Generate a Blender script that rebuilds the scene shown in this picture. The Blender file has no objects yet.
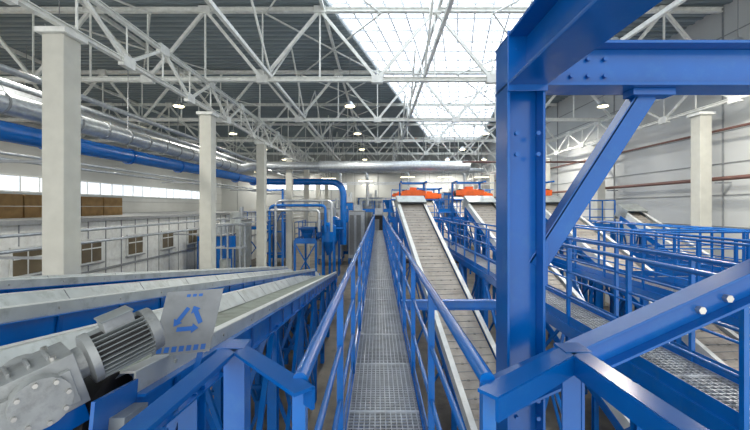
import bpy, math, random
from mathutils import Vector, Matrix
random.seed(4)
CZ=5.0   # camera height above hall floor; helper coordinates are relative to eye level
def lin(c):
    return tuple(((v/255)/12.92 if v/255<=0.04045 else ((v/255+0.055)/1.055)**2.4) for v in c)+(1,)
def mat(name,c,rough=.5,metal=0,var=.12,scale=6,bump=0,emit=0,c2=None,bscale=40,dirt=None):
    m=bpy.data.materials.new(name); m.use_nodes=True
    n=m.node_tree.nodes; l=m.node_tree.links; b=n['Principled BSDF']
    b.inputs['Roughness'].default_value=rough; b.inputs['Metallic'].default_value=metal
    col=lin(c)
    tc=n.new('ShaderNodeTexCoord'); nz=n.new('ShaderNodeTexNoise'); nz.inputs['Scale'].default_value=scale; nz.inputs['Detail'].default_value=5
    l.new(tc.outputs['Object'],nz.inputs['Vector'])
    r=n.new('ShaderNodeValToRGB'); r.color_ramp.elements[0].position=.3; r.color_ramp.elements[1].position=.7
    r.color_ramp.elements[0].color=lin(c2) if c2 else tuple(v*(1-var) for v in col[:3])+(1,)
    r.color_ramp.elements[1].color=tuple(min(1,v*(1+var)) for v in col[:3])+(1,)
    l.new(nz.outputs['Fac'],r.inputs['Fac'])
    out=r.outputs['Color']
    if dirt:
        dc,ds,amt=dirt
        n3=n.new('ShaderNodeTexNoise'); n3.inputs['Scale'].default_value=ds; n3.inputs['Detail'].default_value=8; n3.inputs['Roughness'].default_value=.7
        l.new(tc.outputs['Object'],n3.inputs['Vector'])
        mr=n.new('ShaderNodeMapRange'); mr.inputs['From Min'].default_value=.52; mr.inputs['From Max'].default_value=.72; mr.inputs['To Max'].default_value=amt
        l.new(n3.outputs['Fac'],mr.inputs['Value'])
        mx=n.new('ShaderNodeMixRGB'); l.new(mr.outputs['Result'],mx.inputs['Fac']); l.new(out,mx.inputs['Color1']); mx.inputs['Color2'].default_value=lin(dc)
        out=mx.outputs['Color']
    l.new(out,b.inputs['Base Color'])
    if bump:
        n2=n.new('ShaderNodeTexNoise'); n2.inputs['Scale'].default_value=bscale; l.new(tc.outputs['Object'],n2.inputs['Vector'])
        bp=n.new('ShaderNodeBump'); bp.inputs['Strength'].default_value=bump; bp.inputs['Distance'].default_value=.02
        l.new(n2.outputs['Fac'],bp.inputs['Height']); l.new(bp.outputs['Normal'],b.inputs['Normal'])
    if emit:
        b.inputs['Emission Color'].default_value=col; b.inputs['Emission Strength'].default_value=emit
    return m
M=dict(
 blue=mat('blue_paint',(0,100,184),.25,0,.12,3,dirt=((60,110,142),5,.4)),
 dblue=mat('blue_paint_heavy',(0,86,164),.2,0,.12,2,dirt=((40,112,170),7,.35)),
 white=mat('white_steel',(222,225,222),.5,dirt=((150,148,138),3,.6)),
 truss=mat('truss_paint',(230,232,227),.55),
 conc=mat('column_paint',(198,198,188),.7,0,.06,4),
 galv=mat('galvanised',(190,196,200),.32,.6,.15,9),
 grate=mat('grating_steel',(168,174,180),.38,.45,.15,8,dirt=((100,98,92),3,.7)),
 panel=mat('chute_panel',(184,190,188),.42,.35,.14,3,dirt=((122,126,116),4,.7)),
 belt=mat('belt_rubber',(160,154,146),.75,0,.14,5,bump=.3,dirt=((112,102,90),2,.7)),
 rbelt=mat('belt_dirty',(134,142,132),.7,0,.2,4,bump=.3,dirt=((92,94,80),3,.7)),
 dark=mat('dark_rubber',(38,38,40),.6),
 stud=mat('belt_stud',(96,90,84),.7),
 motor=mat('motor_cast',(140,148,150),.36,.4,.12,12),
 gear=mat('gearbox_cast',(158,163,164),.36,.4,.14,8,bump=.08,bscale=20,dirt=((96,96,92),9,.6)),
 roof=mat('roof_deck',(158,170,174),.6,.0,.06,.6),
 rib=mat('roof_rib',(130,142,147),.6,.0,.08,.6),
 wall=mat('wall_panel',(198,201,200),.6,0,.04,.8),
 wallb=mat('wall_far_paint',(186,189,187),.7,0,.05,.8),
 seam=mat('seam_grey',(140,144,146),.6),
 mull=mat('mullion_white',(212,216,220),.5),
 floor=mat('floor_concrete',(112,106,94),.5,0,.2,.9,bump=.1,c2=(66,62,55),dirt=((46,42,36),1.5,.85)),
 orange=mat('orange_paint',(240,98,16),.4),
 rust=mat('pipe_primer',(112,80,72),.6),
 glass=mat('window_glass',(110,100,80),.15,0,.3,1),
 sky=mat('skylight_poly',(240,247,255),.5,0,.02,1,emit=2.2),
 strip=mat('strip_glazing',(235,244,255),.5,0,.02,1,emit=1.0),
 lamp=mat('lamp_glow',(255,236,190),.5,0,.0,1,emit=9),
 tan=mat('cardboard',(160,128,84),.8,0,.2,3),
 sign=mat('sign_plate',(126,132,136),.55,.0,.15,8,dirt=((100,104,106),6,.6)),
 signb=mat('sign_blue',(30,96,176),.5),
 bolt=mat('bolt_steel',(190,190,186),.3,.8),
 yellow=mat('yellow_paint',(225,190,40),.5),
)
class B:
    def __init__(s): s.v=[];s.f=[];s.m=[];s.s=[];s.mats=[]
    def mi(s,k):
        if k not in s.mats: s.mats.append(k)
        return s.mats.index(k)
    def add(s,vs,fs,k,sm=False):
        o=len(s.v); s.v+= [(v[0],v[1],v[2]+CZ) for v in vs]
        i=s.mi(k)
        for f in fs: s.f.append([a+o for a in f]); s.m.append(i); s.s.append(sm)
    def frame(s,p,q,up):
        p=Vector(p);q=Vector(q);u=(q-p).normalized();up=Vector(up)
        if abs(u.dot(up))>.98: up=Vector((0,1,0))
        side=u.cross(up).normalized(); n=side.cross(u).normalized()
        return p,q,u,side,n
    def beam(s,p,q,w,h,k,up=(0,0,1),off=(0,0)):
        p,q,u,sd,n=s.frame(p,q,up); vs=[]
        for e in (p,q):
            for a,b in((-1,-1),(1,-1),(1,1),(-1,1)):
                vs.append(e+sd*(a*w/2+off[0])+n*(b*h/2+off[1]))
        s.add(vs,[(0,1,2,3),(7,6,5,4),(0,4,5,1),(1,5,6,2),(2,6,7,3),(3,7,4,0)],k)
    def box(s,x0,x1,y0,y1,z0,z1,k):
        s.beam(((x0+x1)/2,y0,(z0+z1)/2),((x0+x1)/2,y1,(z0+z1)/2),abs(x1-x0),z1-z0,k)
    def ibeam(s,p,q,w,h,t,k,up=(0,0,1)):
        s.beam(p,q,w,t,k,up,(0,h/2-t/2)); s.beam(p,q,w,t,k,up,(0,-h/2+t/2)); s.beam(p,q,t,h-2*t,k,up)
    def cyl(s,p,q,r,k,n=12,r2=None):
        p,q,u,sd,nn=s.frame(p,q,(0,0,1)); r2=r if r2 is None else r2
        A=[];C=[]
        for i in range(n):
            a=2*math.pi*i/n; d=sd*math.cos(a)+nn*math.sin(a); A.append(p+d*r);C.append(q+d*r2)
        s.add(A+C,[(i,i+n,(i+1)%n+n,(i+1)%n) for i in range(n)],k,True)
        s.add(A,[tuple(range(n))],k); s.add(C,[tuple(reversed(range(n)))],k)
    def tube(s,pts,r,k,n=10):
        pts=[Vector(p) for p in pts]; vs=[]; prev=None
        for i,p in enumerate(pts):
            t=(pts[min(i+1,len(pts)-1)]-pts[max(i-1,0)]).normalized()
            if prev is None:
                up=Vector((0,0,1)) if abs(t.z)<.9 else Vector((0,1,0)); sd=t.cross(up).normalized()
            else: sd=(prev-t*prev.dot(t)).normalized()
            prev=sd; nn=t.cross(sd)
            for j in range(n):
                a=2*math.pi*j/n; vs.append(p+(sd*math.cos(a)+nn*math.sin(a))*r)
        fs=[]
        for i in range(len(pts)-1):
            for j in range(n): fs.append((i*n+j,i*n+(j+1)%n,(i+1)*n+(j+1)%n,(i+1)*n+j))
        s.add(vs,fs,k,True)
        L=len(vs)-n
        s.add(vs[:n],[tuple(range(n))],k); s.add(vs[L:],[tuple(range(n))],k)
    def quad(s,vs,k): s.add([Vector(v) for v in vs],[tuple(range(len(vs)))],k)
    def obj(s,name,bevel=0):
        me=bpy.data.meshes.new(name); me.from_pydata([tuple(v) for v in s.v],[],s.f)
        for k in s.mats: me.materials.append(M[k])
        me.polygons.foreach_set('material_index',s.m); me.polygons.foreach_set('use_smooth',s.s); me.update()
        o=bpy.data.objects.new(name,me); bpy.context.collection.objects.link(o)
        if bevel:
            b=o.modifiers.new('bevel','BEVEL'); b.width=bevel; b.segments=2; b.limit_method='ANGLE'
        return o
def corner(a,c,b,r,n=6):
    a,c,b=map(Vector,(a,c,b)); p=c+(a-c).normalized()*r; q=c+(b-c).normalized()*r
    return [ (p*(1-t)**2+c*2*t*(1-t)+q*t*t) for t in [i/n for i in range(n+1)]]
FL=-CZ
# ---------------- room shell
b=B(); b.box(-20.2,12.4,-3,48.2,FL-.2,FL,'floor'); b.obj('floor')
RZ=7.0
def Lx(y): return -1.8+(y-12.7)*.272
def Rx(y): return 5.9+(y-12.7)*.178
y0,y1=7,40
b=B()
def slab(poly,k='roof'):
    n=len(poly); lo=[(x,y,RZ) for x,y in poly]; hi=[(x,y,RZ+.2) for x,y in poly]
    b.add([Vector(v) for v in lo+hi],[tuple(range(n)),tuple(range(2*n-1,n-1,-1))]+[(i,(i+1)%n,n+(i+1)%n,n+i) for i in range(n)],k)
slab([(-20.2,-3),(12.4,-3),(12.4,y0),(-20.2,y0)])
slab([(-20.2,y0),(Lx(y0),y0),(Lx(y1),y1),(-20.2,y1)])
slab([(Rx(y0),y0),(12.4,y0),(12.4,y1),(Rx(y1),y1)])
slab([(-20.2,y1),(12.4,y1),(12.4,48.2),(-20.2,48.2)])
y=4.0
while y<48:
    if y0<y<y1:
        b.beam((-20,y,RZ-.03),(Lx(y)-.05,y,RZ-.03),.12,.05,'rib'); b.beam((Rx(y)+.05,y,RZ-.03),(12,y,RZ-.03),.12,.05,'rib')
    else: b.beam((-20,y,RZ-.03),(12,y,RZ-.03),.12,.05,'rib')
    y+=.38
b.obj('ceiling')
b=B(); 
b.quad([(Lx(y0),y0,RZ+.22),(Rx(y0),y0,RZ+.22),(Rx(y1),y1,RZ+.22),(Lx(y1),y1,RZ+.22)],'sky')
b2=b; b=B()
for i in range(13):
    t=i/12
    b.beam((Lx(y0)*(1-t)+Rx(y0)*t,y0,RZ+.1),(Lx(y1)*(1-t)+Rx(y1)*t,y1,RZ+.1),.05,.06,'mull')
y=y0
while y<=y1:
    b.beam((Lx(y),y,RZ+.05),(Rx(y),y,RZ+.05),.04,.06,'mull'); y+=1.0
sk=b2.obj('window_1'); gr=b.obj('mullion_grid'); gr.parent=sk
# walls
b=B(); b.box(12.0,12.3,-3,48,FL,RZ,'wall')
for z in [-4+1.1*i for i in range(10)]: b.box(11.97,12.0,-3,48,z,z+.03,'seam')
for y in range(1,48,6): b.box(11.96,12.0,y,y+.05,FL,RZ,'seam')
b.obj('wall_right')
b=B(); b.box(-20.3,-20,-3,48,FL,RZ,'wallb')
for z in [-4+1.1*i for i in range(10)]: b.box(-20,-19.97,-3,48,z,z+.03,'seam')
b.obj('wall_left')
b=B(); b.box(-20,12,48,48.3,FL,RZ,'wallb')
for x in range(-18,12,3): b.box(x,x+.06,47.96,48,FL,RZ,'seam')
b.obj('wall_back')
b=B(); b.box(-19.96,-19.9,4,46,.9,1.7,'strip')
for i in range(36): b.box(-19.9,-19.86,4+i*1.2,4.07+i*1.2,.85,1.75,'white')
b.box(-19.9,-19.84,4,46,.82,.9,'white'); b.box(-19.9,-19.84,4,46,1.7,1.78,'white'); b.obj('window_2')
b=B(); b.box(-14,-4,47.9,47.95,2.2,3.0,'strip')
for i in range(11): b.box(-14+i,-13.93+i,47.85,47.9,2.15,3.05,'white')
b.obj('window_3')
# ---------------- office annex
b=B(); b.box(-19.8,-12,3,44,FL,-.6,'white'); b.box(-19.9,-11.85,2.9,44.1,-.6,-.45,'seam')
for i in range(40): b.box(-12,-11.97,3.5+i,3.53+i,FL,-.6,'seam')
b.box(-12,-11.95,3,44,-2.75,-2.65,'seam')
off=b.obj('office_annex')
b=B()
for i in range(10):
    y=7.1+2.84*i
    b.box(-11.98,-11.93,y-.6,y+.6,-2.35,-1.32,'white')
    b.box(-11.93,-11.91,y-.53,y-.04,-2.28,-1.39,'glass'); b.box(-11.93,-11.91,y+.04,y+.53,-2.28,-1.39,'glass')
    b.box(-11.91,-11.89,y-.53,y+.53,-1.75,-1.7,'white')
    b.box(-12,-11.85,y-.65,y+.65,-2.4,-2.35,'seam')
o=b.obj('office_windows'); o.parent=off
b=B()
for i in range(9):
    for j in range(2):
        b.box(-17,-14.6,8+i*1.5,9.42+i*1.5,-.45+j*.5,.02+j*.5,'tan')
b.obj('cardboard_box_stack')
# ---------------- columns
def column(x,y,top=3.15,k='conc'):
    b=B(); b.box(x-.2,x+.2,y-.2,y+.2,FL,top,k)
    b.box(x-.3,x+.3,y-.3,y+.3,FL,FL+.06,'seam'); b.box(x-.28,x+.28,y-.28,y+.28,top,top+.1,'truss')
    b.obj('building_column',.012)
for i in range(7): column(-5.9,7+6*i)
for i in range(8): column(11.2,7+6*i)
# ---------------- trusses
def truss(p,q,h,nb,name,w=.13,alt=0):
    b=B(); p=Vector(p);q=Vector(q); H=Vector((0,0,h))
    b.ibeam(p,q,w*1.3,w*1.2,.02,'truss'); b.ibeam(p+H,q+H,w*1.3,w*1.2,.02,'truss')
    pt=lambda t:p.lerp(q,t)
    for i in range(nb):
        a,c,m=pt(i/nb),pt((i+1)/nb),pt((i+.5)/nb)
        b.beam(a,m+H,w*.8,w*.8,'truss'); b.beam(m+H,c,w*.8,w*.8,'truss'); b.beam(m,m+H,w*.4,w*.4,'truss')
        b.beam(a+H*.0,a+H,w*.35,w*.35,'truss')
        d=(q-p).normalized()*.2
        b.beam(a-d,a+d,w*1.6,.26,'truss') if i else None
        b.beam(m+H-d,m+H+d,w*1.6,.24,'truss')
    return b.obj(name)
for i in range(7): truss((-19.9,7+6*i,4.42),(11.9,7+6*i,4.42),2.4,8,'roof_truss')
for x in (-5.9,11.2): truss((x,0,3.4),(x,47,3.4),.9,16,'longitudinal_truss',.09)
b=B()
for x in (-3.7,1.6,6.6,-12):
    b.beam((x,0,4.5),(x,47,4.5),.09,.11,'truss')
for x in (-16,-9.9,-1.9,2.1,10): b.beam((x,0,6.86),(x,47,6.86),.1,.14,'truss')
for i in range(6):
    ya,yb=7+6*i,13+6*i
    for x in (-11.9,-3.9,4): 
        b.cyl((x,ya,6.7),(x+4,yb,6.7),.035,'truss',6); b.cyl((x+4,ya,6.7),(x,yb,6.7),.035,'truss',6)
    for x in (-3.7,1.6): b.cyl((x,ya,4.5),(x,(ya+yb)/2,6.8),.04,'truss',6); b.cyl((x,yb,4.5),(x,(ya+yb)/2,6.8),.04,'truss',6)
b.obj('roof_bracing')
# lamps
for i in range(7):
    for x in (-15,-8.5,-1.2,6.3,9.6):
        if (x,i)==(-1.2,0): continue
        y=10+6*i
        b=B(); b.cyl((x,y,4.5),(x,y,6.9),.012,'seam',5); b.cyl((x,y,4.3),(x,y,4.5),.24,'galv',14,.08); b.cyl((x,y,4.28),(x,y,4.3),.2,'lamp',14)
        b.obj('high_bay_lamp')
        if i%2==0:
            L=bpy.data.lights.new('lamp_light','AREA'); L.shape='DISK'; L.size=.5; L.energy=260; L.color=(1,.95,.86)
            lo=bpy.data.objects.new('lamp_light',L); lo.location=(x,y,4.25+CZ); bpy.context.collection.objects.link(lo)
# ---------------- ducts
b=B(); pts=[(-8,-1,1.62),(-8,10,1.62)]+corner((-8,20,1.65),(-8,26,1.75),(-2.6,26,1.75),1.2)+corner((-8,26,1.75),(-2.4,26,1.75),(-2.4,26,-3),1.0)+[(-2.4,26,-2.6)]
b.tube(pts,.22,'blue',16)
for y in range(0,25,3): b.cyl((-8,y,1.625),(-8,y+.07,1.625),.26,'dblue',16); b.cyl((-8,y,1.8),(-8,y,4.4),.015,'seam',5)
b.obj('blue_extraction_duct')
b=B(); b.tube([(-8.1,-1,2.25),(-8.1,22,2.25)]+corner((-8.1,22,2.3),(-8.1,24.6,2.7),(-4,24.6,2.7),1.0)+[(-3.9,24.6,2.7)],.24,'galv',16)
b.cyl((-3.9,24.6,2.7),(6,24.6,2.7),.32,'galv',18)
for i in range(22): b.cyl((-8.1,i,2.25),(-8.1,i+.05,2.25),.26,'seam',14)
for i in range(9): b.cyl((-3.8+i*1.2,24.6,2.7),(-3.74+i*1.2,24.6,2.7),.35,'galv',18)
for i in range(5): b.cyl((-3+2*i,24.6,3),(-3+2*i,24.6,5.6),.02,'seam',5)
b.obj('galvanised_air_duct')
b=B(); b.tube([(-10.2,-1,3.1),(-10.2,30,3.1)]+corner((-10.2,30,3.1),(-10.2,32,3.1),(-6,32,3.1),1.0)+[(9,32,3.1)],.2,'galv',14)
for i in range(16): b.cyl((-10.2,2*i,3.1),(-10.2,2*i+.06,3.1),.23,'galv',14)
for i in range(8): b.cyl((-9+2.2*i,32,3.1),(-8.95+2.2*i,32,3.1),.23,'galv',14)
for x in (-3.2,-.9,2.6,7.4): b.tube(corner((x-1,32,3.1),(x,32,3.1),(x,32,1),.6)+[(x,32,.1)],.13,'galv',12)
b.obj('galvanised_branch_duct')
b=B()
for (x,z,r) in ((-7.3,1.05,.03),(-7.3,.93,.03),(-7.4,2.75,.07),(-9,3.0,.09),(-7,-.55,.035),(-7,-.85,.035)):
    b.cyl((x,-1,z),(x,40,z),r,'galv' if z>-1 else 'seam',8)
for i in range(7):
    b.beam((-7.5,7+6*i,.85),(-6.12,7+6*i,.85),.05,.05,'seam'); b.beam((-7.1,7+6*i,-.95),(-6.12,7+6*i,-.95),.05,.05,'seam')
b.obj('service_pipes')
b=B(); b.cyl((11.5,-1,.95),(11.5,44,.95),.07,'rust',10); b.cyl((11.6,-1,2.6),(11.6,44,2.6),.045,'rust',8)
for i in range(8): b.beam((11.42,6.7+6*i,.82),(11.95,6.7+6*i,.82),.06,.05,'seam')
b.cyl((4.5,20,2.4),(11.5,20,2.4),.05,'rust',8)
b.obj('fire_water_pipe')
# ---------------- walkways
def grating(b,x0,x1,y0,y1,z,pc=.045,pl=.045,t=.012):
    y=y0
    while y<y1: b.beam((x0,y,z-.012),(x1,y,z-.012),t,.018,'grate'); y+=pc
    x=x0
    while x<=x1: b.beam((x,y0,z-.015),(x,y1,z-.015),t*.7,.03,'grate'); x+=pl
    y=y0+1
    while y<y1: b.beam((x0,y,z-.01),(x1,y,z-.01),.035,.024,'grate'); y+=1.0
def railing(b,pts,z,h=1.2,sp=1.4,r=.022,k='blue',mids=(.42,.8),toe=True):
    for a,c in zip(pts[:-1],pts[1:]):
        A=Vector((a[0],a[1],z));C=Vector((c[0],c[1],z)); L=(C-A).length; n=max(1,round(L/sp)); Z=Vector((0,0,1))
        for i in range(n+1):
            p=A.lerp(C,i/n); b.beam(p-Z*.12,p+Z*h,.045,.045,k)
        b.cyl(A+Z*h,C+Z*h,r*1.25,k,10)
        for m in mids: b.cyl(A+Z*m,C+Z*m,r*.8,k,8)
        if toe: b.beam(A+Z*.06,C+Z*.06,.008,.14,k)
def walkway(x0,x1,ya,yb,z,pc=.045,rails=(1,1),legs=True,name='steel_walkway'):
    b=B(); grating(b,x0,x1,ya,yb,z,pc,pc,.011 if pc<.06 else .018)
    for x in (x0-.03,x1+.03): b.beam((x,ya,z-.09),(x,yb,z-.09),.05,.18,'blue')
    y=ya
    while y<yb: b.beam((x0,y,z-.1),(x1,y,z-.1),.06,.1,'blue'); y+=1.5
    if rails[0]: railing(b,[(x0-.02,ya),(x0-.02,yb)],z)
    if rails[1]: railing(b,[(x1+.02,ya),(x1+.02,yb)],z)
    if legs:
        y=ya+1.2
        while y<yb:
            for x in (x0-.03,x1+.03): b.ibeam((x,y,FL),(x,y,z-.15),.12,.12,.012,'blue')
            b.beam((x0,y,FL+.2),(x1,y,z-.3),.05,.05,'blue'); b.beam((x1,y,FL+.2),(x0,y,z-.3),.05,.05,'blue')
            if y+3<yb: b.beam((x0-.03,y,FL+.2),(x0-.03,y+3,z-.3),.05,.05,'blue'); b.beam((x1+.03,y,z-.3),(x1+.03,y+3,FL+.2),.05,.05,'blue')
            y+=3
    return b.obj(name)
walkway(-.25,.36,1.3,29,-1.8)
walkway(2.95,3.65,3.0,22.4,-1.8,.07)
walkway(5.85,6.5,4.0,22.4,-1.8,.07)
walkway(8.9,9.5,4.0,22.4,-1.8,.07)
def bridge(xa,xb,ya,w,z,legs=()):
    b=B(); grating(b,xa,xb,ya,ya+w,z,.07,.07,.02)
    for yy in (ya-.03,ya+w+.03):
        b.beam((xa,yy,z-.1),(xb,yy,z-.1),.05,.18,'blue'); railing(b,[(xa+.05,yy),(xb-.05,yy)],z)
        for x in legs: b.ibeam((x,yy,FL),(x,yy,z-.18),.12,.12,.012,'blue')
    b.obj('crossing_walkway')
bridge(6.6,8.8,9.0,.8,-1.8); bridge(6.6,8.8,6.0,.7,-1.8)
bridge(.7,10.6,22.6,.9,-.75,(1,3.9,6.6,9.6)); bridge(9.65,10.9,17.2,.9,-.9,(9.75,10.8))
b=B()
for y in (7.3,):
    b.ibeam((.45,y,-1.9),(2.85,y,-1.9),.14,.18,.015,'blue')
    b.beam((.5,y,FL),(.5,y,-1.9),.1,.1,'blue')
b.obj('tie_beam')
# camera platform and wrap-round rails
b=B(); grating(b,-.6,.8,-1.0,1.28,-1.8)
b.box(-.66,-.6,-1,1.28,-1.98,-1.79,'blue'); b.box(.8,.86,-1,1.28,-1.98,-1.79,'blue')
for x in (-.63,.83):
    for y in (-.9,1.2): b.beam((x,y,FL),(x,y,-1.9),.12,.12,'blue')
def angrail(P):
    for a,c in zip(P[:-1],P[1:]):
        b.beam(a,c,.075,.012,'dblue'); b.beam(a,c,.012,.075,'dblue',off=(.035,-.035))
        b.beam((a[0],a[1],a[2]-.5),(c[0],c[1],c[2]-.5),.04,.04,'dblue')
angrail([(-.24,1.22,-.6),(-.62,1.62,-.6),(-.7,.2,-.6)])
angrail([(.35,1.2,-.6),(.82,1.58,-.6),(.88,.2,-.6)])
for x,y in ((-.62,1.62),(.82,1.58)):
    b.box(x-.055,x+.055,y-.05,y+.055,-.606,-.591,'dblue')
    b.beam((x,y,-1.95),(x,y,-.61),.09,.012,'dblue'); b.beam((x+.04,y+.03,-1.95),(x+.04,y+.03,-.61),.012,.08,'dblue')
    b.beam((x,y-.3,-1.9),(x,y,-1.9),.1,.1,'dblue')
b.obj('platform_guardrail')
# ---------------- foreground portal frame
b=B()
cx,cy=.85,2.25
b.ibeam((cx,cy,FL),(cx,cy,.98),.21,.22,.016,'dblue',up=(1,0,0))
b.ibeam((cx,cy+.12,.84),(cx,-.9,.84),.22,.29,.018,'dblue')
b.ibeam((cx+.11,cy,.83),(4.6,cy,.83),.2,.26,.018,'dblue')
b.ibeam((4.6,cy,FL),(4.6,cy,.98),.22,.2,.016,'dblue',up=(1,0,0))
b.beam((cx+.1,cy,-.36),(1.62,cy,.68),.11,.02,'dblue',up=(0,1,0)); b.beam((cx+.1,cy+.06,-.36),(1.62,cy+.06,.68),.02,.12,'dblue',up=(0,1,0))
b.beam((cx+.1,cy,-.36),(1.62,cy,.68),.018,.1,'dblue',up=(0,1,0),off=(.05,.04))
b.box(1.5,1.75,cy-.05,cy+.05,.66,.7,'dblue'); b.box(cx+.105,cx+.13,cy-.09,cy+.09,-.45,-.2,'dblue')
for dx in (.2,.3,.4,.5):
    for dz in (.78,.88): b.cyl((cx+dx,cy-.03,dz),(cx+dx,cy-.0,dz),.014,'dblue',6)
for z in (-1.2,-1.1,.3,.42,.9): 
    for dx in (-.06,.06): b.cyl((cx+dx,cy-.128,z),(cx+dx,cy-.1,z),.013,'dblue',6)
b.box(cx-.115,cx+.115,cy-.125,cy-.112,.66,1.0,'dblue')
o=b.obj('portal_frame',.003)
b=B()
b.ibeam((.62,1.95,-.98),(2.35,1.95,-.2),.13,.15,.014,'dblue')
for p in ((1.66,-.53),(1.8,-.47)): b.cyl((p[0],1.95,p[1]),(p[0],1.915,p[1]),.02,'bolt',6)
b.ibeam((2.35,1.95,FL),(2.35,1.95,-.15),.14,.14,.014,'dblue')
b.obj('inclined_support_beam',.002)
# ---------------- inclined conveyors (right)
def fr(p,q):
    p=Vector(p);q=Vector(q);u=(q-p).normalized();s=u.cross(Vector((0,0,1))).normalized();n=s.cross(u); return p,q,u,s,n
def incl(name,x86,w=1.2,ylo=6.6,yhi=16.0,studs=True,dz=.46,z86=-3.3,dx=-.095,yr=8.6):
    f=lambda y:Vector((x86+(y-yr)*dx,y,z86+(y-yr)*dz))
    p,q,u,s,n=fr(f(ylo),f(yhi)); b=B(); L=(q-p).length
    b.beam(p,q,w-.2,.03,'belt',off=(0,0),up=n)
    b.beam(p-n*.3,q-n*.3,w-.24,.02,'dark',up=n)
    for sg in (-1,1):
        b.beam(p+s*sg*w/2,q+s*sg*w/2,.02,.22,'white',up=n,off=(0,.02)); b.beam(p+s*sg*(w/2-.05),q+s*sg*(w/2-.05),.12,.015,'white',up=n,off=(0,.13))
        b.beam(p+s*sg*w/2,q+s*sg*w/2,.05,.18,'blue',up=n,off=(0,-.19))
    i=0;t=.3
    while t<L-.2:
        c=p+u*t
        if studs and i%2:
            for sx in (-.28,0,.28): b.beam(c+s*sx-u*.02+n*.018,c+s*sx+u*.02+n*.018,.05,.01,'stud',up=n)
        b.beam(c-s*(w/2-.1)+n*.02,c+s*(w/2-.1)+n*.02,.012,.012,'seam')
        if i%3==0: b.cyl(c-s*(w/2-.02)-n*.22,c+s*(w/2-.02)-n*.22,.05,'galv',8)
        t+=.22;i+=1
    for e in (p,q): b.cyl(e-s*(w/2-.08)-n*.15,e+s*(w/2-.08)-n*.15,.16,'dark',16)
    for t in (.12,.35,.6,.85,.99):
        c=p.lerp(q,t)-n*.25
        for sg in (-1,1):
            a=c+s*sg*w/2; b.ibeam((a.x,a.y,FL),a,.1,.1,.01,'blue')
        if c.z>FL+1.2:
            A=c-s*w/2;C=c+s*w/2; b.beam((A.x,A.y,FL+.2),C,.05,.05,'blue'); b.beam((C.x,C.y,FL+.2),A,.05,.05,'blue')
    b.beam(q+n*.25-u*.3,q+n*.25+u*.35,w,.02,'panel',up=n)
    for sg in (-1,1): b.beam(q+s*sg*w/2-u*.3,q+s*sg*w/2+u*.35,.02,.5,'panel',up=n)
    b.beam(q+u*.35+n*.25,q+u*.35-n*.4,w,.02,'panel',up=u)
    return b.obj(name)
incl('inclined_belt_conveyor',2.1); incl('inclined_belt_conveyor',5.05,1.25); incl('inclined_belt_conveyor',7.95,1.25,5.5)
incl('inclined_belt_conveyor',10.4,.8,6.0,15.2,dx=-.02)
for x in (2.3,4.9,7.6,10.2): incl('inclined_belt_conveyor',x,1.1,24.6,34,False,.42,-3.4,-.05,24.6)
def magnet(x,y,z,s=1):
    b=B(); r=.2*s
    b.box(x-.55*s,x+.55*s,y-.35*s,y+.35*s,z-r,z+r,'orange')
    b.cyl((x-.55*s,y-.35*s,z),(x-.55*s,y+.35*s,z),r,'dark',16); b.cyl((x+.55*s,y-.35*s,z),(x+.55*s,y+.35*s,z),r,'dark',16)
    b.box(x-.75*s,x+.75*s,y-.4*s,y-.36*s,z-.14*s,z+.14*s,'orange'); b.box(x-.75*s,x+.75*s,y+.36*s,y+.4*s,z-.12*s,z+.12*s,'orange')
    b.box(x-.2*s,x+.2*s,y-.2*s,y+.2*s,z+r,z+r+.12,'orange')
    for sx in (-.75,.75):
        b.beam((x+sx*s,y+.5,FL),(x+sx*s,y+.5,z+.5),.1,.1,'blue'); b.beam((x+sx*s,y-.5,z+.5),(x+sx*s,y+.6,z+.5),.08,.08,'blue'); b.cyl((x+sx*s,y-.3,z),(x+sx*s,y-.3,z+.5),.02,'bolt',6)
    b.beam((x-.75*s,y+.5,z+.5),(x+.75*s,y+.5,z+.5),.1,.1,'blue')
    b.obj('magnetic_separator',.01)
magnet(1.6,17.2,.62,.75); magnet(4.15,17.2,.64,.85); magnet(7.15,17.2,.64,.9); magnet(3.3,24.4,.7,1.0)
magnet(2.0,34.9,1.1,.9); magnet(4.6,34.9,1.1,.9); magnet(9.9,34.9,1.1,.9)
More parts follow.
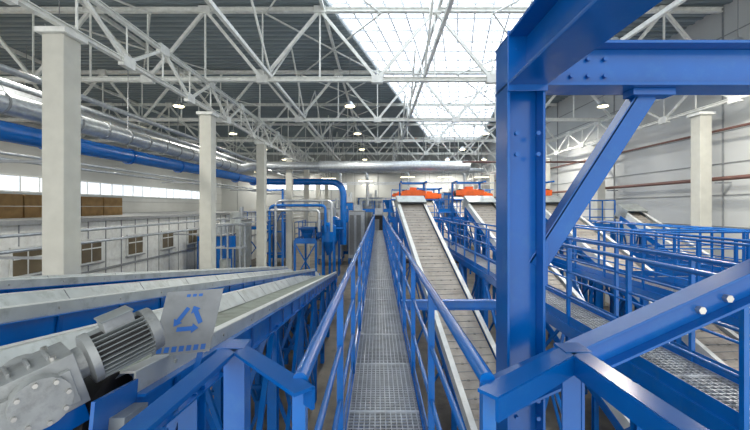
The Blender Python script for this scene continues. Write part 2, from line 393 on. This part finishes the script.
# ---------------- descending conveyors (left)
def desc(name,x3,z3,w,ya,yb,wall=.28,dirx=-.06,dz=-.147,legs=True,lw='panel'):
    f=lambda y:Vector((x3+(y-3)*dirx,y,z3+(y-3)*dz))
    p,q,u,s,n=fr(f(ya),f(yb)); b=B(); L=(q-p).length
    b.beam(p-n*wall,q-n*wall,w*.75,.02,'rbelt',up=n)
    for sg in (-1,1):
        lo=s*sg*w*.34-n*(wall-.02); hi=s*sg*(w/2)
        b.quad([p+lo,q+lo,q+hi,p+hi] if sg>0 else [p+hi,q+hi,q+lo,p+lo],lw)
        b.beam(p+s*sg*(w/2+.03),q+s*sg*(w/2+.03),.07,.012,'white',up=n)
        b.beam(p+s*sg*(w/2+.065),q+s*sg*(w/2+.065),.01,.1,lw,up=n,off=(0,-.05))
        b.beam(p+s*sg*(w/2+.05),q+s*sg*(w/2+.05),.05,.22,'blue',up=n,off=(0,-.21))
        b.beam(p+s*sg*(w/2+.08),q+s*sg*(w/2+.08),.08,.012,'blue',up=n,off=(0,-.325)); b.beam(p+s*sg*(w/2+.08),q+s*sg*(w/2+.08),.08,.012,'blue',up=n,off=(0,-.105))
        t=.4
        while t<L:
            c=p+u*t+s*sg*(w/2+.09)-n*.215; b.beam(c-n*.1,c+n*.1,.05,.012,'dblue',up=s)
            b.cyl(c-s*sg*.03+n*.165,c-s*sg*.01+n*.165,.012,'bolt',6)
            if int(t/.8)%2==0: b.beam(p+u*t+lo+n*.004,p+u*t+hi+n*.004,.012,.006,'seam',up=n)
            t+=.8
    t=.3
    while t<L: 
        b.cyl(p+u*t-s*w/2-n*(wall+.12),p+u*t+s*w/2-n*(wall+.12),.05,'dark',8); t+=.7
    y=ya+.7
    while y<yb and legs:
        c=f(y)-n*.3
        if c.z>FL+.4:
            for sg in (-1,1):
                a=c+s*sg*(w/2+.05); b.ibeam((a.x,a.y,FL),a,.12,.12,.012,'blue')
            A=c-s*w/2;C=c+s*w/2; zz=FL+.3; b.beam((A.x,A.y,zz),C,.06,.06,'blue'); b.beam((C.x,C.y,zz),A,.06,.06,'blue'); b.beam((A.x,A.y,(FL+c.z)/2),(C.x,C.y,(FL+c.z)/2),.06,.06,'blue')
            d=f(y+2.4)-n*.3
            if d.z>FL+.6:
                D=d+s*(w/2+.05);C2=c+s*(w/2+.05)
                b.beam((C2.x,C2.y,FL+.3),D,.06,.06,'blue'); b.beam((D.x,D.y,FL+.3),C2,.06,.06,'blue')
        y+=2.4
    b.obj(name); return f,u,s,n
fB,uB,sB,nB=desc('trough_belt_conveyor',-1.82,-.97,1.05,1.75,21,.22)
desc('trough_belt_conveyor',-3.35,-.78,1.15,1.2,19,.26,-.03)
desc('trough_belt_conveyor',-4.88,-.66,.85,2.5,19,.22,-.012)
b=B()
c=fB(1.75)
b.cyl(c-sB*.5-nB*.2,c+sB*.5-nB*.2,.2,'dark',20)
for sg in (-1,1): b.beam(c+sB*sg*.6-uB*.3-nB*.2,c+sB*sg*.6+uB*.0-nB*.2,.015,.34,'dblue',up=nB)
b.beam(c+sB*.62-uB*.2-nB*.2,c+sB*.62-uB*.02-nB*.2,.1,.14,'motor',up=nB)
b.obj('conveyor_head_pulley')
# geared motor
def lathe(b,p,u,prof,k,n=24):
    for (a,r1),(c,r2) in zip(prof[:-1],prof[1:]):
        if abs(a-c)<1e-5: a-=1e-4
        b.cyl(p+u*a,p+u*c,r1,k,n,r2)
b=B()
P=Vector((-1.12,1.83,-.60)); Q=Vector((-1.42,1.46,-.73)); u=(Q-P).normalized()
tmp=u.cross(Vector((0,0,1))).normalized(); nn=tmp.cross(u)
lathe(b,P-u*.04,u,[(0,.07),(.012,.104),(.055,.108),(.06,.086)],'gear',28)
lathe(b,P+u*.02,u,[(0,.088),(.21,.088)],'dark',28)
lathe(b,P+u*.225,u,[(0,.112),(.03,.112),(.04,.07),(.1,.066)],'gear',28)
for i in range(30):
    a=2*math.pi*i/30; d=tmp*math.cos(a)+nn*math.sin(a)
    if d.dot(nn)>.9: continue
    b.beam(P+u*.015+d*.096,P+u*.23+d*.096,.005,.026,'motor',up=d)
b.beam(P+u*.05+nn*.11,P+u*.17+nn*.11,.1,.06,'gear',up=nn)
b.beam(P+u*.045+nn*.143,P+u*.175+nn*.143,.11,.008,'motor',up=nn)
for i in range(12):
    a=2*math.pi*i/12; d=tmp*math.cos(a)+nn*math.sin(a); b.cyl(P-u*.043+d*.03,P-u*.038+d*.066,.004,'dark',5)
b.cyl(P-u*.044,P-u*.039,.025,'dark',12)
G=P+u*.34
b.beam(G-u*.04,G+u*.3,.22,.22,'gear',up=nn,off=(0,-.02))
b.beam(G-u*.01,G+u*.24,.27,.14,'gear',up=nn,off=(0,-.03))
b.cyl(G+u*.1+tmp*-.17-nn*.02,G+u*.1+tmp*.2-nn*.02,.095,'gear',24)
b.cyl(G+u*.1+tmp*.18-nn*.02,G+u*.1+tmp*.21-nn*.02,.055,'dark',20)
b.cyl(G+u*.1+tmp*.21-nn*.02,G+u*.1+tmp*.26-nn*.02,.03,'bolt',16)
for sgn in (-1,1):
    for i in range(8):
        a=2*math.pi*i/8; cc=G+u*.1-nn*.02+tmp*(.2 if sgn>0 else -.17); d=u*math.cos(a)+nn*math.sin(a)
        b.cyl(cc+d*.08,cc+d*.08+tmp*sgn*.012,.009,'bolt',6)
for a_ in (.02,.2):
    for s_ in (-.08,.08): b.cyl(G+u*a_+tmp*s_+nn*.08,G+u*a_+tmp*s_+nn*.105,.013,'bolt',6)
for i in range(4): b.beam(G+u*(.03+i*.06)+nn*.095-tmp*.06,G+u*(.03+i*.06)+nn*.095+tmp*.06,.01,.02,'gear')
b.beam(G-u*.02-nn*.17,G+u*.3-nn*.17,.2,.08,'dblue',up=nn)
b.obj('geared_motor',.005)
b=B(); b.cyl((-1.75,1.55,-.72),(-1.68,1.62,-.72),.05,'blue',14); b.cyl((-1.68,1.62,-.72),(-1.5,1.8,-.78),.02,'bolt',10); b.box(-1.85,-1.6,1.42,1.7,-1.0,-.84,'dblue'); b.beam((-1.72,1.58,-.84),(-1.72,1.58,-.72),.06,.06,'blue'); b.obj('belt_tensioner',.004)
b=B(); b.beam((-1.6,1.25,-1.0),(-.82,1.5,-1.0),.12,.12,'dblue'); b.beam((-1.6,1.65,-1.06),(-.95,1.65,-1.06),.1,.12,'dblue'); b.beam((-.9,1.5,FL),(-.9,1.5,-1),.12,.12,'dblue'); b.obj('motor_bracket')
# recycling sign plate
b=B()
C=Vector((-1.09,2.16,-.655)); sn=Vector((.25,-1,.12)).normalized(); sx=Vector((1,.25,.02)); sx=(sx-sn*sx.dot(sn)).normalized(); sy=sn.cross(sx)
if sy.z<0: sy=-sy
S=lambda x,y,o=0:C+sx*(x+y*.22)+sy*y+sn*o
def pl(pts,k,o0,o1):
    n=len(pts); lo=[S(x,y,o0) for x,y in pts]; hi=[S(x,y,o1) for x,y in pts]
    b.add(lo+hi,[tuple(range(n)),tuple(range(n,2*n))]+[(i,(i+1)%n,n+(i+1)%n,n+i) for i in range(n)],k)
pl([(-.15,-.18),(.15,-.18),(.15,.17),(-.15,.17)],'sign',0,.006)
for kk in range(3):
    a=math.radians(90+120*kk); R=.095
    v=[Vector((math.cos(a+math.radians(120*j))*R,math.sin(a+math.radians(120*j))*R+.005)) for j in range(2)]
    d=(v[1]-v[0]).normalized(); nrm=Vector((-d.y,d.x)); A=v[0]+d*.03; E=v[1]-d*.055
    q=lambda P_:(P_.x,P_.y)
    pl([q(A-nrm*.012),q(E-nrm*.012),q(E+nrm*.012),q(A+nrm*.012)],'signb',.006,.009)
    pl([q(E-nrm*.027),q(E+d*.035),q(E+nrm*.027)],'signb',.006,.0095)
for i in range(3): pl([(-.04+i*.032,.135),(-.02+i*.032,.135),(-.02+i*.032,.15),(-.04+i*.032,.15)],'signb',.006,.008)
for i in range(7): pl([(-.13+i*.038,-.165),(-.105+i*.038,-.165),(-.105+i*.038,-.135),(-.13+i*.038,-.135)],'signb',.006,.008)
b.beam(S(-.1,-.35,-.01),S(-.1,.1,-.01),.03,.01,'dblue',up=sn); b.beam(S(.1,-.4,-.01),S(.1,.1,-.01),.03,.01,'dblue',up=sn)
b.obj('recycling_sign')
# ---------------- distant plant
def hopper(x,y,z,s):
    b=B(); b.cyl((x,y,z),(x,y,z+1.2*s),.6*s,'blue',18); b.cyl((x,y,z-1.1*s),(x,y,z),.15*s,'blue',18,.6*s); b.cyl((x,y,z+1.2*s),(x,y,z+1.5*s),.6*s,'blue',18,.2*s)
    b.tube([(x+.5*s,y,z+s),(x+.9*s,y,z+s)]+corner((x+.9*s,y,z+s),(x+1.2*s,y,z+s),(x+1.2*s,y,z+2*s),.25*s)+[(x+1.2*s,y,z+2.2*s)],.12*s,'blue',10)
    b.cyl((x,y,z+1.5*s),(x,y,z+2.3*s),.15*s,'galv',12)
    for a in range(4):
        dx,dy=.6*s*math.cos(a*1.571+.78),.6*s*math.sin(a*1.571+.78); b.beam((x+dx,y+dy,FL),(x+dx,y+dy,z+.4),.1,.1,'blue')
    b.obj('cyclone_separator')
hopper(-3.3,25.2,-2.3,.85); hopper(-3.2,27.6,-1.9,.8)
def machine(x,y,w,d,h,k,name,zb=FL):
    b=B(); b.box(x-w/2,x+w/2,y-d/2,y+d/2,zb+.5,zb+h,k); b.box(x-w/2-.05,x+w/2+.05,y-d/2-.05,y+d/2+.05,zb+h,zb+h+.08,'seam')
    for sx in (-1,1):
        for sy in (-1,1): b.beam((x+sx*(w/2-.05),y+sy*(d/2-.05),zb),(x+sx*(w/2-.05),y+sy*(d/2-.05),zb+.5),.1,.1,'blue')
    for i in range(int(w/.6)): b.box(x-w/2+.1+i*.6,x-w/2+.5+i*.6,y-d/2-.03,y-d/2,zb+.8,zb+h-.3,'seam')
    b.box(x-.3,x+.3,y-.3,y+.3,zb+h+.08,zb+h+.6,'galv'); b.cyl((x+w/4,y,zb+h),(x+w/4,y,zb+h+1),.15,'galv',12)
    b.obj(name,.01)
machine(-10.6,28,1.6,2,4.0,'panel','filter_unit'); machine(-4.2,33.6,2,2,4.8,'galv','filter_unit'); machine(-10.3,24,1.6,2,3.2,'blue','baling_press'); machine(-1.9,34,1.4,2,4.6,'galv','air_separator')
machine(4.2,43.5,5,2.2,6.4,'white','sorting_cabin'); machine(8.6,43.5,2.4,2.2,6.6,'blue','optical_sorter'); machine(.05,31,.9,.8,4.3,'dark','control_cabinet')
machine(-1,44,3,2,6.0,'panel','filter_unit'); machine(-2.9,36.3,1.0,1.2,5.4,'blue','drum_screen'); machine(-8.8,34,1.6,2,5,'blue','drum_screen')
# vertical pipe manifold by the extraction duct
b=B()
for i,x in enumerate((-7.4,-7.0,-6.6)):
    b.tube([(x,24.2,-4.9)]+corner((x,24.2,-3),(x,24.2,-.2+.3*i),(x+2,24.2,-.2+.3*i),.4)+[(-4.2+.4*i,24.2,-.2+.3*i)]+corner((-4.2+.4*i,24.2,-.2+.3*i),(-3.8+.4*i,24.2,-.2+.3*i),(-3.8+.4*i,24.2,-2),.3)+[(-3.8+.4*i,24.2,-1.6)],.09,'galv' if i!=1 else 'blue',10)
for x in (-7.6,-6.2):
    b.beam((x,24.4,FL),(x,24.4,1.2),.12,.12,'blue')
for z in (-3,-1.6,-.2,1.1): b.beam((-7.6,24.4,z),(-6.2,24.4,z),.08,.1,'blue')
b.beam((-7.6,24.4,-3),(-6.2,24.4,-.2),.06,.06,'blue'); b.beam((-6.2,24.4,-3),(-7.6,24.4,-.2),.06,.06,'blue')
b.obj('pipe_manifold_frame')
def platform(x0,x1,y0,y1,z):
    b=B(); b.box(x0,x1,y0,y1,z-.12,z,'grate')
    nx=max(1,round((x1-x0)/1.6))
    for i in range(nx+1):
        x=x0+(x1-x0)*i/nx
        for y in (y0,y1): b.beam((x,y,FL),(x,y,z),.14,.14,'blue')
        if i<nx:
            xb=x0+(x1-x0)*(i+1)/nx; b.beam((x,y0,FL+.2),(xb,y0,z-.2),.07,.07,'blue'); b.beam((xb,y0,FL+.2),(x,y0,z-.2),.07,.07,'blue')
    b.beam((x0,y0,z-.1),(x1,y0,z-.1),.1,.25,'blue')
    railing(b,[(x0,y0),(x1,y0),(x1,y1)],z); railing(b,[(x0,y1),(x0,y0)],z)
    b.obj('sorting_platform')
platform(-5.5,-4.1,24.8,28.5,-2.2); platform(-5.5,-3.7,35.4,38,-.6); platform(-2,10.6,38,40.5,-.3); platform(-11,-8.8,30.4,31.6,-1.6)
def rect_bin(x,y,z,w,k='blue'):
    b=B(); h=w*.8
    for sx,sy in ((1,0),(-1,0),(0,1),(0,-1)):
        if sx: b.quad([(x+sx*w/2,y-w/2,z+h),(x+sx*w/2,y+w/2,z+h),(x+sx*w/5,y+w/5,z),(x+sx*w/5,y-w/5,z)],k)
        else: b.quad([(x-w/2,y+sy*w/2,z+h),(x+w/2,y+sy*w/2,z+h),(x+w/5,y+sy*w/5,z),(x-w/5,y+sy*w/5,z)],k)
    for sx in (-1,1):
        for sy in (-1,1): b.beam((x+sx*w/2,y+sy*w/2,z-.0),(x+sx*w/2,y+sy*w/2,z+h),.1,.1,'blue')
    b.box(x-w/2-.05,x+w/2+.05,y-w/2-.08,y-w/2-.02,z+h-.1,z+h,k)
    b.obj('feed_hopper')
rect_bin(-4.8,25.7,-2.19,1.0); rect_bin(-4.8,27.4,-2.19,1.0,'panel'); rect_bin(-1,39.2,-.29,1.3,'panel'); rect_bin(1.2,39.2,-.29,1.3); rect_bin(8.5,39.2,-.29,1.5,'orange'); rect_bin(6.2,39.2,-.29,1.2); rect_bin(3.6,39.2,-.29,1.3,'orange')
b=B()
for i in range(3):
    for j in range(3):
        x=-9.2+j*.7; z=FL+i*1.35
        b.beam((x,21.2,z),(x,21.2,z+1.35),.08,.08,'galv'); b.beam((x,22,z),(x,22,z+1.35),.08,.08,'galv')
    b.box(-9.3,-7.7,21.1,22.1,FL+i*1.35+1.3,FL+i*1.35+1.36,'galv'); b.cyl((-8.8+.3*i,21.6,FL+i*1.35+1.36),(-8.8+.3*i,21.6,FL+i*1.35+2.0),.3,'blue' if i%2 else 'panel',14)
b.obj('equipment_rack')
for (x,y,z) in ((-4,30.4,2.4),(-1,30.4,2.2),(2.4,30.4,2.5),(5.4,30.4,2.5),(8.4,30.4,2.5),(-1.0,38,2.3),(3,38,2.6),(6.6,38,2.6)):
    b=B(); b.cyl((x,y,z),(x,y,6.9),.015,'seam',5); b.box(x-.6,x+.6,y-.08,y+.08,z-.08,z,'white'); b.box(x-.57,x+.57,y-.05,y+.05,z-.1,z-.08,'lamp'); b.obj('linear_pendant_lamp')
b=B()
for z,y in ((1.9,29.3),(2.2,36.4)):
    b.beam((-5.4,y,z),(10.8,y,z),.25,.08,'galv')
    for i in range(7): b.cyl((-5+2.5*i,y,z),(-5+2.5*i,y,6.9),.02,'seam',5)
b.obj('cable_tray')
# ---------------- world / light / camera
w=bpy.data.worlds.new('World'); bpy.context.scene.world=w; w.use_nodes=True
w.node_tree.nodes['Background'].inputs[0].default_value=(.99,.98,.96,1); w.node_tree.nodes['Background'].inputs[1].default_value=1.75
S_=bpy.data.lights.new('sun','SUN'); S_.energy=.75; S_.angle=.5; S_.color=(1,.97,.92); so=bpy.data.objects.new('sun',S_); so.rotation_euler=(math.radians(62),0,math.radians(-14)); bpy.context.collection.objects.link(so)
cd=bpy.data.cameras.new('camera'); cd.sensor_width=36; cd.lens=18; cd.shift_x=-3/750; cd.shift_y=-8/750; cd.clip_start=.05
co=bpy.data.objects.new('camera',cd); co.location=(0,0,CZ); co.rotation_euler=(math.radians(90),0,0); bpy.context.collection.objects.link(co)
sc=bpy.context.scene; sc.camera=co
sc.view_settings.view_transform='Standard'; sc.view_settings.exposure=0.0
